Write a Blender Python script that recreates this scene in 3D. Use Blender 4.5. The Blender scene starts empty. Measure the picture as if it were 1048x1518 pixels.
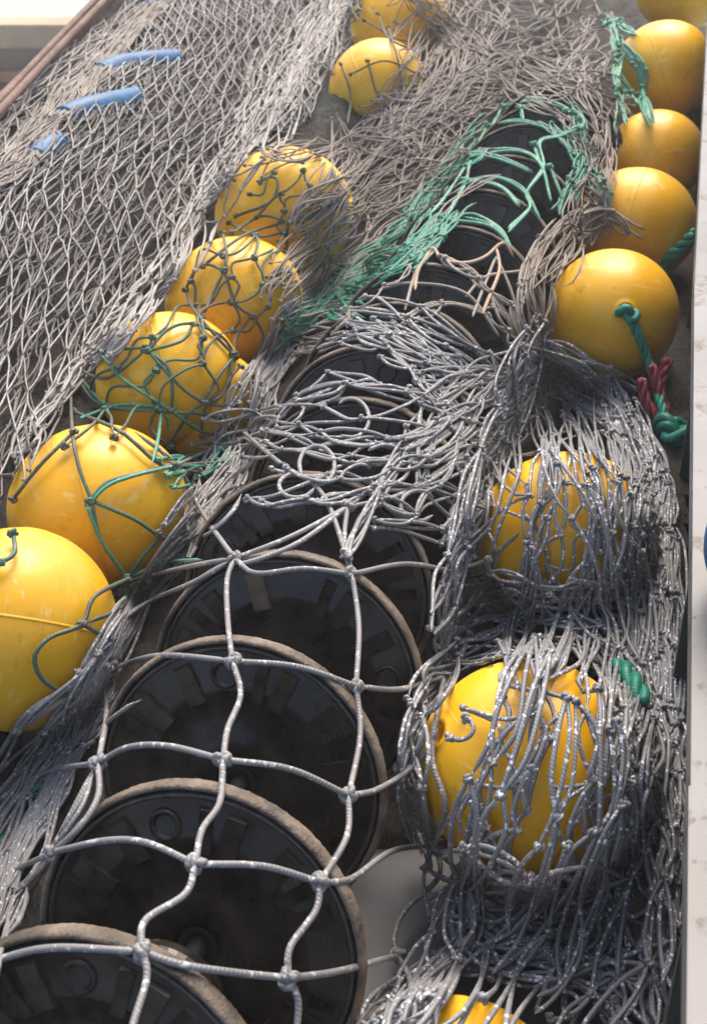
import bpy, math, random
import numpy as np
from mathutils import Vector, Matrix, Quaternion

# ------------------------------------------------------------------ camera, world, sun, exposure
SC = bpy.context.scene
COL = SC.collection
R_ = math.radians
PITCH = R_(33.3)
CAM = np.array([0.0, 0.0, 1.536])
FPX, CX, CY = 2000.0, 524.0, 759.0
cd = bpy.data.cameras.new('camera'); cam = bpy.data.objects.new('camera', cd); COL.objects.link(cam)
cam.location = CAM.tolist(); cam.rotation_euler = (math.pi/2 - PITCH, 0, 0)
cd.sensor_fit = 'VERTICAL'; cd.sensor_height = 36.0; cd.lens = 36.0*FPX/1518.0
cd.clip_start = 0.05; cd.clip_end = 500
cd.dof.use_dof = True; cd.dof.focus_distance = 2.0; cd.dof.aperture_fstop = 9.0
SC.camera = cam
SUN_AZ, SUN_EL = R_(8), R_(57)
w = bpy.data.worlds.new("World"); SC.world = w; w.use_nodes = True
wn = w.node_tree
sky = wn.nodes.new('ShaderNodeTexSky'); sky.sky_type = 'NISHITA'; sky.sun_disc = False
sky.sun_elevation = SUN_EL; sky.sun_rotation = SUN_AZ; sky.dust_density = 6.0; sky.ozone_density = 0.6
bg = wn.nodes['Background']; bg.inputs[1].default_value = 0.15
wn.links.new(sky.outputs[0], bg.inputs[0])
sl = bpy.data.lights.new('sun', 'SUN'); sl.energy = 0.8; sl.angle = R_(38); sl.color = (1.0, 0.85, 0.64)
so = bpy.data.objects.new('sun', sl); COL.objects.link(so)
S = Vector((math.sin(SUN_AZ)*math.cos(SUN_EL), math.cos(SUN_AZ)*math.cos(SUN_EL), math.sin(SUN_EL)))
so.rotation_euler = S.to_track_quat('Z', 'Y').to_euler(); so.location = (0, 0, 6)
SC.view_settings.view_transform = 'Standard'; SC.view_settings.look = 'None'
SC.view_settings.exposure = 1.12; SC.view_settings.gamma = 1.0

rng = np.random.default_rng(7); random.seed(7)
FW = np.array([0, math.cos(PITCH), -math.sin(PITCH)]); UP = np.array([0, math.sin(PITCH), math.cos(PITCH)]); RT = np.array([1.0, 0, 0])

def rays(px, py):
    px = np.asarray(px, float); py = np.asarray(py, float)
    return FW + RT*((px-CX)/FPX)[..., None] + UP*((CY-py)/FPX)[..., None]
def at(px, py, d):                      # point at image ray and depth
    return CAM + rays(np.array(px), np.array(py))*np.asarray(d)[..., None]
def at_z(px, py, z):                    # point where a ray meets a level plane
    r = rays(np.array(float(px)), np.array(float(py)))
    return CAM + r*((z-CAM[2])/r[2])
def proj(p):
    q = np.asarray(p) - CAM
    d = q@FW
    return CX+FPX*(q@RT)/d, CY-FPX*(q@UP)/d, d

# ------------------------------------------------------------------ tagging and linking
def tag(o, label=None, cat=None, group=None, kind=None):
    for k, v in (('label', label), ('category', cat), ('group', group), ('kind', kind)):
        if v: o[k] = v
    return o
def empty(name, loc):
    o = bpy.data.objects.new(name, None); COL.objects.link(o); o.location = [float(v) for v in loc]; o.empty_display_size = .05
    return o
def link(name, me, mat=None, parent=None):
    o = bpy.data.objects.new(name, me); COL.objects.link(o)
    if mat is not None and len(me.materials) == 0: me.materials.append(mat)
    if parent is not None: o.parent = parent
    return o
def copy_tree(o, parent=None):
    c = o.copy(); COL.objects.link(c); c.parent = parent
    for ch in list(o.children): copy_tree(ch, c)
    return c

# ------------------------------------------------------------------ mesh helpers
def mesh_np(name, V, F, uv=None, smooth=True):
    me = bpy.data.meshes.new(name)
    V = np.asarray(V, np.float32); F = np.asarray(F, np.int32)
    n, k = F.shape
    me.vertices.add(len(V)); me.vertices.foreach_set('co', V.ravel())
    me.loops.add(n*k); me.loops.foreach_set('vertex_index', F.ravel())
    me.polygons.add(n); me.polygons.foreach_set('loop_start', np.arange(0, n*k, k, dtype=np.int32))
    me.polygons.foreach_set('use_smooth', np.full(n, smooth))
    if uv is not None:
        l = me.uv_layers.new(name='UVMap'); l.data.foreach_set('uv', np.asarray(uv, np.float32).ravel())
    me.update(); me.validate()
    return me
def poly_mesh(name, V, F, smooth=False):
    me = bpy.data.meshes.new(name); me.from_pydata([tuple(map(float, v)) for v in V], [], F); me.update()
    if smooth:
        for p in me.polygons: p.use_smooth = True
    return me
def lathe(name, prof, n=48, smooth=True, closed=False):
    prof = np.array(prof, float); m = len(prof)
    a = np.linspace(0, 2*math.pi, n, endpoint=False)
    V = np.stack([prof[:, 0][:, None]*np.cos(a), prof[:, 0][:, None]*np.sin(a), np.repeat(prof[:, 1][:, None], n, 1)], -1).reshape(-1, 3)
    i = np.arange(m if closed else m-1)[:, None]; j = np.arange(n)[None]
    i2 = (i+1) % m; j2 = (j+1) % n
    F = np.stack([i*n+j+0*j, i*n+j2, i2*n+j2, i2*n+j], -1).reshape(-1, 4)
    return mesh_np(name, V, F, smooth=smooth)
def box_mesh(name, lo, hi, bev=0.0):
    import bmesh
    bm = bmesh.new(); bmesh.ops.create_cube(bm, size=1)
    for v in bm.verts:
        for k in range(3): v.co[k] = lo[k] + (v.co[k]+.5)*(hi[k]-lo[k])
    if bev: bmesh.ops.bevel(bm, geom=bm.edges[:], offset=bev, segments=2, affect='EDGES', profile=.6)
    me = bpy.data.meshes.new(name); bm.to_mesh(me); bm.free()
    return me

def spline(P, step):                    # Catmull-Rom through points, resampled about every 'step'
    P = np.asarray(P, float)
    if len(P) == 2:
        n = max(4, int(np.linalg.norm(P[1]-P[0])/step)+1)
        return P[0] + (P[1]-P[0])*np.linspace(0, 1, n)[:, None]
    Q = np.vstack([2*P[0]-P[1], P, 2*P[-1]-P[-2]])
    out = []
    for k in range(1, len(Q)-2):
        L = np.linalg.norm(Q[k+1]-Q[k]); n = max(2, int(L/step)+1)
        t = np.linspace(0, 1, n, endpoint=False)[:, None]
        a, b, c, d = Q[k-1], Q[k], Q[k+1], Q[k+2]
        out.append(.5*((2*b)+(c-a)*t+(2*a-5*b+4*c-d)*t*t+(3*b-a-3*c+d)*t**3))
    out.append(P[-1][None])
    return np.vstack(out)
def resample(P, n):
    s = np.r_[0, np.cumsum(np.linalg.norm(np.diff(P, axis=0), axis=1))]
    if s[-1] <= 0: return np.repeat(P[:1], n, 0)
    t = np.linspace(0, s[-1], n)
    return np.stack([np.interp(t, s, P[:, k]) for k in range(P.shape[1])], 1)

def tubes(name, strands, sides=6):
    """strands: list of (points Nx3, radius). One mesh, UV u = metres along, v = round."""
    groups = {}
    for P, r in strands:
        n = max(5, int(math.ceil(len(P)/6.0)*6))
        groups.setdefault(n, []).append((resample(np.asarray(P, float), n), r))
    VV, FF, UU, base = [], [], [], 0
    ang = np.arange(sides)*2*math.pi/sides
    for n, lst in groups.items():
        P = np.stack([p for p, _ in lst]); rad = np.array([r for _, r in lst])
        M = len(lst)
        T = np.gradient(P, axis=1); T /= np.linalg.norm(T, axis=2, keepdims=True)+1e-12
        N = np.cross(T[:, 0], np.array([.3, .2, 1.0])); bad = np.linalg.norm(N, axis=1) < .1
        N[bad] = np.cross(T[bad, 0], np.array([1.0, 0, 0])); N /= np.linalg.norm(N, axis=1, keepdims=True)
        Ns = np.empty_like(P)
        for k in range(n):
            N = N - T[:, k]*np.sum(N*T[:, k], 1, keepdims=True); N /= np.linalg.norm(N, axis=1, keepdims=True)+1e-12
            Ns[:, k] = N
        B = np.cross(T, Ns)
        rr = np.repeat(rad[:, None], n, 1); rr[:, 0] *= .15; rr[:, -1] *= .15
        V = P[:, :, None] + rr[:, :, None, None]*(Ns[:, :, None]*np.cos(ang)[None, None, :, None] + B[:, :, None]*np.sin(ang)[None, None, :, None])
        m, k, s = np.meshgrid(np.arange(M), np.arange(n-1), np.arange(sides), indexing='ij')
        s2 = (s+1) % sides
        ix = lambda kk, ss: base + (m*n+kk)*sides+ss
        F = np.stack([ix(k, s), ix(k, s2), ix(k+1, s2), ix(k+1, s)], -1).reshape(-1, 4)
        L = np.cumsum(np.linalg.norm(np.diff(P, axis=1, prepend=P[:, :1]), axis=2), 1) + rng.uniform(0, 9, M)[:, None]
        u0 = L[m, k]; u1 = L[m, k+1]; v0 = s/sides; v1 = (s+1)/sides
        UV = np.stack([np.stack([u0, v0], -1), np.stack([u0, v1], -1), np.stack([u1, v1], -1), np.stack([u1, v0], -1)], -2).reshape(-1, 2)
        VV.append(V.reshape(-1, 3)); FF.append(F); UU.append(UV); base += V.shape[0]*n*sides
    return mesh_np(name, np.vstack(VV), np.vstack(FF), np.vstack(UU))

# ------------------------------------------------------------------ materials
def new_mat(name):
    m = bpy.data.materials.new(name); m.use_nodes = True
    nt = m.node_tree; b = nt.nodes['Principled BSDF']
    return m, nt, b
def nd(nt, t, **kw):
    n = nt.nodes.new(t)
    for k, v in kw.items(): setattr(n, k, v)
    return n
def ramp(nt, src, stops):
    r = nd(nt, 'ShaderNodeValToRGB'); e = r.color_ramp.elements
    while len(e) < len(stops): e.new(.5)
    for k, (p, c) in enumerate(stops):
        e[k].position = p; e[k].color = (*c, 1) if len(c) == 3 else c
    nt.links.new(src, r.inputs[0]); return r
def noise(nt, co, scale, detail=3, rough=.6):
    n = nd(nt, 'ShaderNodeTexNoise'); n.inputs['Scale'].default_value = scale; n.inputs['Detail'].default_value = detail
    n.inputs['Roughness'].default_value = rough
    if co is not None: nt.links.new(co, n.inputs['Vector'])
    return n
def mixc(nt, fac, a, b, mode='MIX'):
    m = nd(nt, 'ShaderNodeMix', data_type='RGBA', blend_type=mode)
    for s, v in ((m.inputs[0], fac), (m.inputs[6], a), (m.inputs[7], b)):
        if hasattr(v, 'is_linked'): nt.links.new(v, s)
        elif isinstance(v, (int, float)): s.default_value = v
        else: s.default_value = (*v, 1)
    return m.outputs[2]
def bump(nt, h, b, strength=.3, dist=.002):
    n = nd(nt, 'ShaderNodeBump'); n.inputs['Strength'].default_value = strength; n.inputs['Distance'].default_value = dist
    nt.links.new(h, n.inputs['Height']); nt.links.new(n.outputs[0], b.inputs['Normal'])

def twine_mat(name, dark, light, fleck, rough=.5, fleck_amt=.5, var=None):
    """braided twine: diagonal braid relief, pale woven flecks that also paint sparkle, slow colour drift"""
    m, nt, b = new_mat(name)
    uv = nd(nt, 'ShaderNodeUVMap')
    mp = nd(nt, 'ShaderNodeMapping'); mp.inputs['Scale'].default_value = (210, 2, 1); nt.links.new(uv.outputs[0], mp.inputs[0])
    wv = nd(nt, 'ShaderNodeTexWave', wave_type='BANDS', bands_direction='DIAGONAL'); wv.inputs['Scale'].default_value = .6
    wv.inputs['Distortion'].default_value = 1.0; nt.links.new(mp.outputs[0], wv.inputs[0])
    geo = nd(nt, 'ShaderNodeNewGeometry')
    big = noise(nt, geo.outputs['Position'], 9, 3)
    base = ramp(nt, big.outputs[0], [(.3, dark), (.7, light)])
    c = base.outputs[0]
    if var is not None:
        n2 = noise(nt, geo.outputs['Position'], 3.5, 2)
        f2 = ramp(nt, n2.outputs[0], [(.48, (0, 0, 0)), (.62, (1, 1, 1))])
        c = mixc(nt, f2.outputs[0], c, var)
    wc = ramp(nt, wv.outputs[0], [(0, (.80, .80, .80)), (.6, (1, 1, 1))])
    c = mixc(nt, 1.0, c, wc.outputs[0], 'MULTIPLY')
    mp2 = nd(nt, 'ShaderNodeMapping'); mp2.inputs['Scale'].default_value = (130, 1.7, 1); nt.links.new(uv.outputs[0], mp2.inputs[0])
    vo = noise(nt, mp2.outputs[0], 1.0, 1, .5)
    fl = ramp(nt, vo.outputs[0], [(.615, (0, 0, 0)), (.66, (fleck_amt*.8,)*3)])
    c = mixc(nt, fl.outputs[0], c, fleck)  # flecks mix pale braid strands with sparkle painted into the colour
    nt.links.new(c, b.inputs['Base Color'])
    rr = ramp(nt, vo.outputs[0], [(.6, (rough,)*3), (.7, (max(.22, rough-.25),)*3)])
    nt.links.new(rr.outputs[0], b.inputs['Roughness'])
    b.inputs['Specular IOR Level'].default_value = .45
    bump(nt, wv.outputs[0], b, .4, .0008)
    return m

M = {}
M['twine_grey'] = twine_mat('twine_grey', (.17, .17, .172), (.295, .29, .285), (.80, .82, .83), .42, .6)
M['twine_blue'] = twine_mat('twine_bluegrey', (.17, .178, .195), (.31, .32, .34), (.88, .92, .97), .38, 1.0)  # blue grey includes the cool skylight of the shaded near end, painted in
M['twine_tan'] = twine_mat('twine_tan', (.245, .237, .224), (.455, .445, .425), (.75, .72, .66), .5, .4)
M['twine_brown'] = twine_mat('twine_brown', (.165, .14, .118), (.34, .30, .26), (.6, .55, .48), .55, .35)  # brown includes the warm sunlight on the far netting, painted in
M['twine_shaded'] = twine_mat('twine_shaded', (.10, .093, .086), (.21, .198, .185), (.35, .34, .33), .6, .3)  # darker copy of the net twine, shade under the taut layer painted in
M['twine_green'] = twine_mat('twine_green', (.012, .13, .09), (.04, .27, .18), (.35, .6, .5), .45, .35)
M['twine_pale_green'] = twine_mat('twine_pale_green', (.03, .19, .12), (.11, .36, .25), (.6, .75, .66), .45, .5)
M['twine_olive'] = twine_mat('twine_olive', (.05, .06, .045), (.12, .13, .10), (.3, .32, .28), .5, .35, var=(.08, .17, .11))
M['twine_orange'] = twine_mat('twine_orange', (.30, .19, .12), (.45, .33, .24), (.7, .6, .5), .5, .3)
M['rope_green'] = twine_mat('rope_green', (.0, .15, .11), (.01, .28, .2), (.1, .45, .36), .5, .3)
M['rope_red'] = twine_mat('rope_red', (.14, .012, .022), (.24, .025, .045), (.6, .2, .22), .55, .3)
M['rope_rust'] = twine_mat('rope_rust', (.10, .06, .045), (.22, .13, .10), (.35, .25, .2), .7, .2)

def float_mat():
    m, nt, b = new_mat('yellow_plastic')
    tc = nd(nt, 'ShaderNodeTexCoord'); oi = nd(nt, 'ShaderNodeObjectInfo')
    n1 = noise(nt, tc.outputs['Object'], 9, 4, .6)
    c = ramp(nt, n1.outputs[0], [(.3, (.82, .42, .004)), (.7, (.90, .51, .010))]).outputs[0]
    n2 = noise(nt, tc.outputs['Object'], 34, 6, .75)
    gr = ramp(nt, n2.outputs[0], [(.56, (0, 0, 0)), (.72, (.7, .7, .7))])
    c = mixc(nt, gr.outputs[0], c, (.50, .24, .02))
    mp = nd(nt, 'ShaderNodeMapping'); mp.inputs['Scale'].default_value = (6, 90, 30); nt.links.new(tc.outputs['Object'], mp.inputs[0])
    n3 = noise(nt, mp.outputs[0], 1.2, 3, .5)
    sc = ramp(nt, n3.outputs[0], [(.60, (0, 0, 0)), (.70, (.55, .55, .55))])
    c = mixc(nt, sc.outputs[0], c, (.90, .66, .24))
    n5 = noise(nt, tc.outputs['Object'], 6.5, 5, .7); g5 = ramp(nt, n5.outputs[0], [(.52, (0, 0, 0)), (.68, (.38,)*3)]); c = mixc(nt, g5.outputs[0], c, (.62, .40, .10))
    hs = nd(nt, 'ShaderNodeHueSaturation'); nt.links.new(c, hs.inputs['Color'])
    mr = nd(nt, 'ShaderNodeMapRange'); mr.inputs[3].default_value = .9; mr.inputs[4].default_value = 1.06
    nt.links.new(oi.outputs['Random'], mr.inputs[0]); nt.links.new(mr.outputs[0], hs.inputs['Value'])
    nt.links.new(hs.outputs[0], b.inputs['Base Color'])
    rr = ramp(nt, n2.outputs[0], [(.35, (.26,)*3), (.75, (.5,)*3)]); nt.links.new(rr.outputs[0], b.inputs['Roughness'])
    b.inputs['Subsurface Weight'].default_value = .2; b.inputs['Subsurface Radius'].default_value = (.02, .01, .002)
    bump(nt, n2.outputs[0], b, .12, .002)
    return m
M['float'] = float_mat()
def plain(name, col, rough=.5, nscale=20, var=.25, spec=.5, bumps=.15, metal=0):
    m, nt, b = new_mat(name)
    tc = nd(nt, 'ShaderNodeTexCoord'); n = noise(nt, tc.outputs['Object'], nscale, 5, .65)
    lo = tuple(x*(1-var) for x in col); hi = tuple(min(1, x*(1+var)) for x in col)
    r = ramp(nt, n.outputs[0], [(.3, lo), (.7, hi)]); nt.links.new(r.outputs[0], b.inputs['Base Color'])
    b.inputs['Roughness'].default_value = rough; b.inputs['Specular IOR Level'].default_value = spec; b.inputs['Metallic'].default_value = metal
    bump(nt, n.outputs[0], b, bumps, .003)
    return m
def rubber_mat(name, dust_light, rough):
    m, nt, b = new_mat(name)
    tc = nd(nt, 'ShaderNodeTexCoord')
    n = noise(nt, tc.outputs['Object'], 26, 6, .7); n2 = noise(nt, tc.outputs['Object'], 7, 3)
    c = ramp(nt, n.outputs[0], [(.35, (.008, .006, .0045)), (.75, (.019, .0145, .011))]).outputs[0]
    ml = nd(nt, 'ShaderNodeMath', operation='MULTIPLY'); nt.links.new(n.outputs[0], ml.inputs[0]); nt.links.new(n2.outputs[0], ml.inputs[1])
    f = ramp(nt, ml.outputs[0], [(.13 if dust_light > .5 else .16, (0, 0, 0)), (.33 if dust_light > .5 else .42, (dust_light,)*3)])
    c = mixc(nt, f.outputs[0], c, (.21, .17, .13))
    # thin circular scuffs
    mp = nd(nt, 'ShaderNodeMapping'); nt.links.new(tc.outputs['Object'], mp.inputs[0])
    wv = nd(nt, 'ShaderNodeTexWave', wave_type='RINGS', rings_direction='Z'); wv.inputs['Scale'].default_value = 38; wv.inputs['Distortion'].default_value = 9
    wv.inputs['Detail'].default_value = 3; nt.links.new(mp.outputs[0], wv.inputs[0])
    n4 = noise(nt, tc.outputs['Object'], 11, 2)
    ms = nd(nt, 'ShaderNodeMath', operation='MULTIPLY'); nt.links.new(wv.outputs[1], ms.inputs[0]); nt.links.new(n4.outputs[0], ms.inputs[1])
    sc = ramp(nt, ms.outputs[0], [(.60, (0, 0, 0)), (.66, (.3,)*3)])
    c = mixc(nt, sc.outputs[0], c, (.13, .12, .115))
    nt.links.new(c, b.inputs['Base Color'])
    rr = ramp(nt, n.outputs[0], [(.3, (rough,)*3), (.8, (min(1, rough+.14),)*3)]); nt.links.new(rr.outputs[0], b.inputs['Roughness']); b.inputs['Specular IOR Level'].default_value = .34
    ad = nd(nt, 'ShaderNodeMath', operation='ADD'); nt.links.new(n.outputs[0], ad.inputs[0]); nt.links.new(ms.outputs[0], ad.inputs[1])
    ng = noise(nt, tc.outputs['Object'], 240 if dust_light > .5 else 60, 3, .6); bump(nt, ng.outputs[0], b, .8 if dust_light > .5 else .22, .003)
    return m
M['rubber'] = rubber_mat('black_rubber', .12, .15)
M['rubber_rim'] = rubber_mat('worn_lit_rubber', 1.0, .5)  # rim dust is raised to paint the warm light its edge catches
M['lip'] = plain('lip_glint_rubber', (.05, .043, .037), .24, 60, .5)  # lighter than the rubber to paint the glint along the lip
M['pad'] = plain('brown_rubber', (.026, .02, .015), .25, 40, .5)
M['tan_lug'] = plain('tan_rubber', (.11, .085, .055), .4, 40, .4)
M['hole'] = plain('dark_bore', (.01, .01, .009), .7)
M['steel'] = plain('old_steel', (.16, .13, .11), .5, 50, .4, metal=.6)
M['blue'] = plain('blue_plastic', (.003, .10, .24), .45, 14, .4)
M['blue_buoy'] = plain('blue_vinyl', (.02, .09, .22), .4, 8, .2)

# ------------------------------------------------------------------ where things stand
FR = .15                                                      # float radius (m)
FLOATS = [  # px, py, radius px, label, turn
 (27, 932, 148, 'big yellow float at the left edge, lowest of the left row', 3),
 (146, 752, 125, 'yellow float second from the bottom of the left row, crossed by a dark green mesh', 1),
 (250, 562, 100, 'yellow float third up the left row, wrapped in dark diamond meshes', 2),
 (312, 602, 84, 'shaded orange yellow float tucked under and right of the third left float', 4),
 (347, 448, 96, 'yellow float fourth up the left row under looped grey twine', 5),
 (421, 316, 97, 'tall yellow float beside the taut grey net, fifth up the left row', 6),
 (560, 132, 72, 'small far yellow float at the top centre, below its cut off neighbour', 7),
 (594, 38, 72, 'far yellow float at the top centre cut off by the upper edge', 8),
 (672, 1655, 172, 'yellow float at the bottom edge, only its net covered top showing', 9),
 (788, 1140, 163, 'large yellow float wrapped in sparkling grey netting above the bottom one', 10),
 (836, 790, 122, 'yellow float almost buried under hanging grey netting below the bare one', 11),
 (907, 467, 98, 'bare yellow float with a green rope knotted through its bore', 12),
 (943, 333, 84, 'yellow float directly behind the one with the green rope', 13),
 (968, 236, 71, 'bright yellow float third behind the bulwark side green rope float', 14),
 (983, 105, 72, 'sunlit yellow float at upper right beside the green twine loops', 15),
 (1006, -18, 62, 'yellow float in the upper right corner cut off by the top edge', 16),
]
FZ = [.26, .23, .20, .13, .22, .28, .26, .35, .15, .23, .19, .23, .23, .25, .38, .44]      # height of each centre
FC = np.array([at_z(f[0], f[1], z) for f, z in zip(FLOATS, FZ)])
FRAD = np.array([f[2]*((c-CAM)@FW)/FPX for f, c in zip(FLOATS, FC)])
print('FRAD', FRAD.round(3).tolist())

DR = .20                                                      # disc radius
TOPS = [(168, 1378), (316, 1162), (372, 945), (440, 815), (470, 700), (545, 588), (570, 510), (605, 448), (645, 390), (692, 335), (722, 280), (762, 230), (792, 184), (815, 155), (838, 128)]
DTOP = .44
LEAN = R_(22)
DT = np.array([at_z(px, py, DTOP) for px, py in TOPS])
AX = np.gradient(DT, axis=0); AX[:, 2] = 0
AX = np.stack([np.convolve(np.pad(AX[:, k], 2, mode='edge'), np.ones(5)/5, 'valid') for k in range(3)], 1)
AX /= np.linalg.norm(AX, axis=1, keepdims=True)
ZAX = np.array([0, 0, 1.0])
DN = -AX*math.cos(LEAN) + ZAX*math.sin(LEAN)                  # face normal (towards the camera, tipped back)
DUP = AX*math.sin(LEAN) + ZAX*math.cos(LEAN)
DC = DT - DUP*DR

def sstep(x, a, b):
    t = np.clip((x-a)/(b-a), 0, 1); return t*t*(3-2*t)
row_y = np.r_[-1, DC[:, 1], 9]; row_x = np.r_[DC[0, 0]-.25, DC[:, 0], DC[-1, 0]+1.2]
lf = FC[[0, 1, 2, 4, 6, 7]]
def wob(x, y):
    return .5*np.sin(7.1*x+3.3*y)+.35*np.sin(13*x-9*y+1)+.25*np.sin(21*y+17*x+2)+.2*np.sin(31*x-5*y)
def bed(x, y):
    xr = np.interp(y, row_y, row_x)                            # disc row
    xl = np.interp(y, np.r_[-1, lf[:, 1], 9], np.r_[-.62, lf[:, 0], .6])
    s = xl - x
    z = .04 + .10*sstep(s, -.02, .12) + .27*sstep(s, .10, .75)
    side = sstep(xr-x, .10, .22)*(1-sstep(s, -.16, .0))
    z = z + .08*side
    z = z + .22*sstep(y, 3.6, 4.6)*(1-sstep(s, -.05, .4))
    rt = sstep(x-xr, .30, .42)*sstep(y, 1.15, 1.5)
    z = z + .08*rt
    return z + .014*wob(x, y)
print('FCZ', FC.round(2).tolist())
RC = np.vstack([DC[0]-AX[0]*.8, DC, DC[-1]+AX[-1]*1.0])
def ridge(x, y):
    z = np.full(np.shape(x), -1.0)
    xc = np.interp(y, RC[:, 1], RC[:, 0]); s = (x-xc)*math.cos(R_(13))
    zc = DTOP - DR
    ok = np.abs(s) < DR*.999
    zz = zc + np.sqrt(np.clip(DR**2 - s*s, 0, None))
    return np.where(ok & (y < RC[-1, 1]), zz, z)

# depth map of the heap as seen along each ray; nets are laid on it
GX0, GY0, GS = -720, -200, 6
gx = np.arange(GX0, 1350, GS); gy = np.arange(GY0, 1850, GS)
PX, PY = np.meshgrid(gx, gy); DIR = rays(PX, PY)
def march(use_ridge):
    ds = np.geomspace(.6, 9, 330); out = np.full(PX.shape, 9.0); done = np.zeros(PX.shape, bool); prev = None; pd = ds[0]
    for d in ds:
        p = CAM + DIR*d
        h = bed(p[..., 0], p[..., 1])
        if use_ridge: h = np.maximum(h, ridge(p[..., 0], p[..., 1]))
        g = p[..., 2]-h
        if prev is not None:
            hit = (~done) & (g < 0)
            t = np.clip(prev/(prev-g+1e-9), 0, 1); out[hit] = (pd+(d-pd)*t)[hit]; done |= hit
        prev = g; pd = d
    for c, fr in zip(FC, FRAD):
        o = CAM-c; a = np.sum(DIR*DIR, -1); b_ = np.sum(DIR*o, -1); cc = o@o-(fr*1.05+.003)**2
        disc = b_*b_-a*cc; ok = disc > 0
        t = (-b_-np.sqrt(np.clip(disc, 0, None)))/a
        out = np.where(ok & (t < out), t, out)
    return out
DMAP = march(True)
def dlook(px, py, dm=None):
    dm = DMAP if dm is None else dm
    fx = np.clip((np.asarray(px)-GX0)/GS, 0, len(gx)-1.001); fy = np.clip((np.asarray(py)-GY0)/GS, 0, len(gy)-1.001)
    ix = fx.astype(int); iy = fy.astype(int); tx = fx-ix; ty = fy-iy
    return (dm[iy, ix]*(1-tx)+dm[iy, ix+1]*tx)*(1-ty)+(dm[iy+1, ix]*(1-tx)+dm[iy+1, ix+1]*tx)*ty
def drape(pp, lift=.006, sm=4, step=9):
    """lay an image path on the heap: real points on the surfaces, bridged over gaps"""
    P = spline(pp, step) if len(pp) < 400 else np.asarray(pp)
    d = dlook(P[:, 0], P[:, 1])
    k = np.ones(2*sm+1)/(2*sm+1)
    s = np.convolve(np.pad(d, sm, mode='edge'), k, 'valid')
    d2 = np.minimum(s, d)
    d2 = np.convolve(np.pad(d2, 2, mode='edge'), np.ones(5)/5, 'valid')
    return at(P[:, 0], P[:, 1], np.minimum(d2, d)-lift)
def trefoil(c, s, n=13):
    t = np.linspace(0, 2*math.pi, n)
    q = np.stack([np.sin(t)+2*np.sin(2*t), np.cos(t)-2*np.cos(2*t), -1.4*np.sin(3*t)], 1)*s/3
    a = rng.normal(size=3); a /= np.linalg.norm(a); b = np.cross(a, [.3, .5, .8]); b /= np.linalg.norm(b); e = np.cross(a, b)
    return np.asarray(c) + q@np.stack([a, b, e])
def smooth_noise(n, k, amp):
    m = max(3, n//k+3); v = rng.normal(0, 1, m); return np.interp(np.linspace(0, m-1.001, n), np.arange(m), v)*amp
def bundle(path, n, spread, r=.0036, wobble=6, lift=(.004, .02), trim=.25, knot=.5, step=11, bar=.125, slack=.06):
    """a bunched length of netting along an image path: closed-up diamond meshes, every bar running knot to knot"""
    out = []; base = spline(path, 6.0)
    s_ = np.r_[0, np.cumsum(np.linalg.norm(np.diff(base, axis=0), axis=1))]; LT = s_[-1]
    T = np.gradient(base, axis=0); T /= np.linalg.norm(T, axis=1, keepdims=True)+1e-9
    md = float(np.median(dlook(base[:, 0], base[:, 1])))
    bp = bar*FPX/md*.85
    nj = max(3, int(LT/bp)+2); ni = max(2, int(round(n/2)))
    u0 = np.sort(np.clip(rng.normal(0, spread*.75, ni), -spread*1.25, spread*1.25)); ph = np.cumsum(rng.normal(0, .35, ni))
    nod = np.empty((nj, ni, 2)); lf_ = rng.uniform(*lift, ni)
    drift = np.stack([np.interp(np.arange(nj), np.arange(0, nj+3, 2.5), rng.normal(0, 1, len(np.arange(0, nj+3, 2.5)))) for _ in range(2)])
    for j in range(nj):
        wid = 1+.35*drift[0, j]; sh = drift[1, j]*spread*.30
        for i in range(ni):
            ss = (j+ .55*math.sin(ph[i]) + rng.normal(0, .14))*LT/(nj-1)
            ssc = min(max(ss, 0), LT)
            x = np.interp(ssc, s_, base[:, 0]); y = np.interp(ssc, s_, base[:, 1]); t = np.array([np.interp(ssc, s_, T[:, 0]), np.interp(ssc, s_, T[:, 1])])
            u = u0[i]*wid + sh + (.5 if j % 2 else 0)*spread*1.5/ni + rng.normal(0, wobble*.65)
            nod[j, i] = (x - t[1]*u + t[0]*(ss-ssc), y + t[0]*u + t[1]*(ss-ssc))
    for j in range(nj):
        for i in range(ni):
            a = nod[j, i]; L = lf_[i]
            if j+1 < nj:
                for di in ((0, 1) if j % 2 else (-1, 0)):
                    q = min(max(i+di, 0), ni-1); b = nod[j+1, q]; v = b-a; ln = np.linalg.norm(v)+1e-6; nr = np.array([-v[1], v[0]])/ln
                    lack = min(.45, max(0, 1-ln/bp))                       # a short span leaves slack, which bows out
                    bu = rng.choice((-1, 1))*(slack*rng.uniform(.2, 1.2)+.20*lack)*ln; b2 = rng.normal(0, slack*.35)*ln
                    W = drape([a, a+v*.28+nr*(bu+b2), a+v*.72+nr*(bu-b2), b], L, 3, 9)
                    out.append((W, r*rng.uniform(.92, 1.06)))
                    if di == 0 or j+2 >= nj:
                        if rng.random() < knot+.2: out.append((trefoil(W[0], r*1.75), r*.95))
    return out
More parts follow.
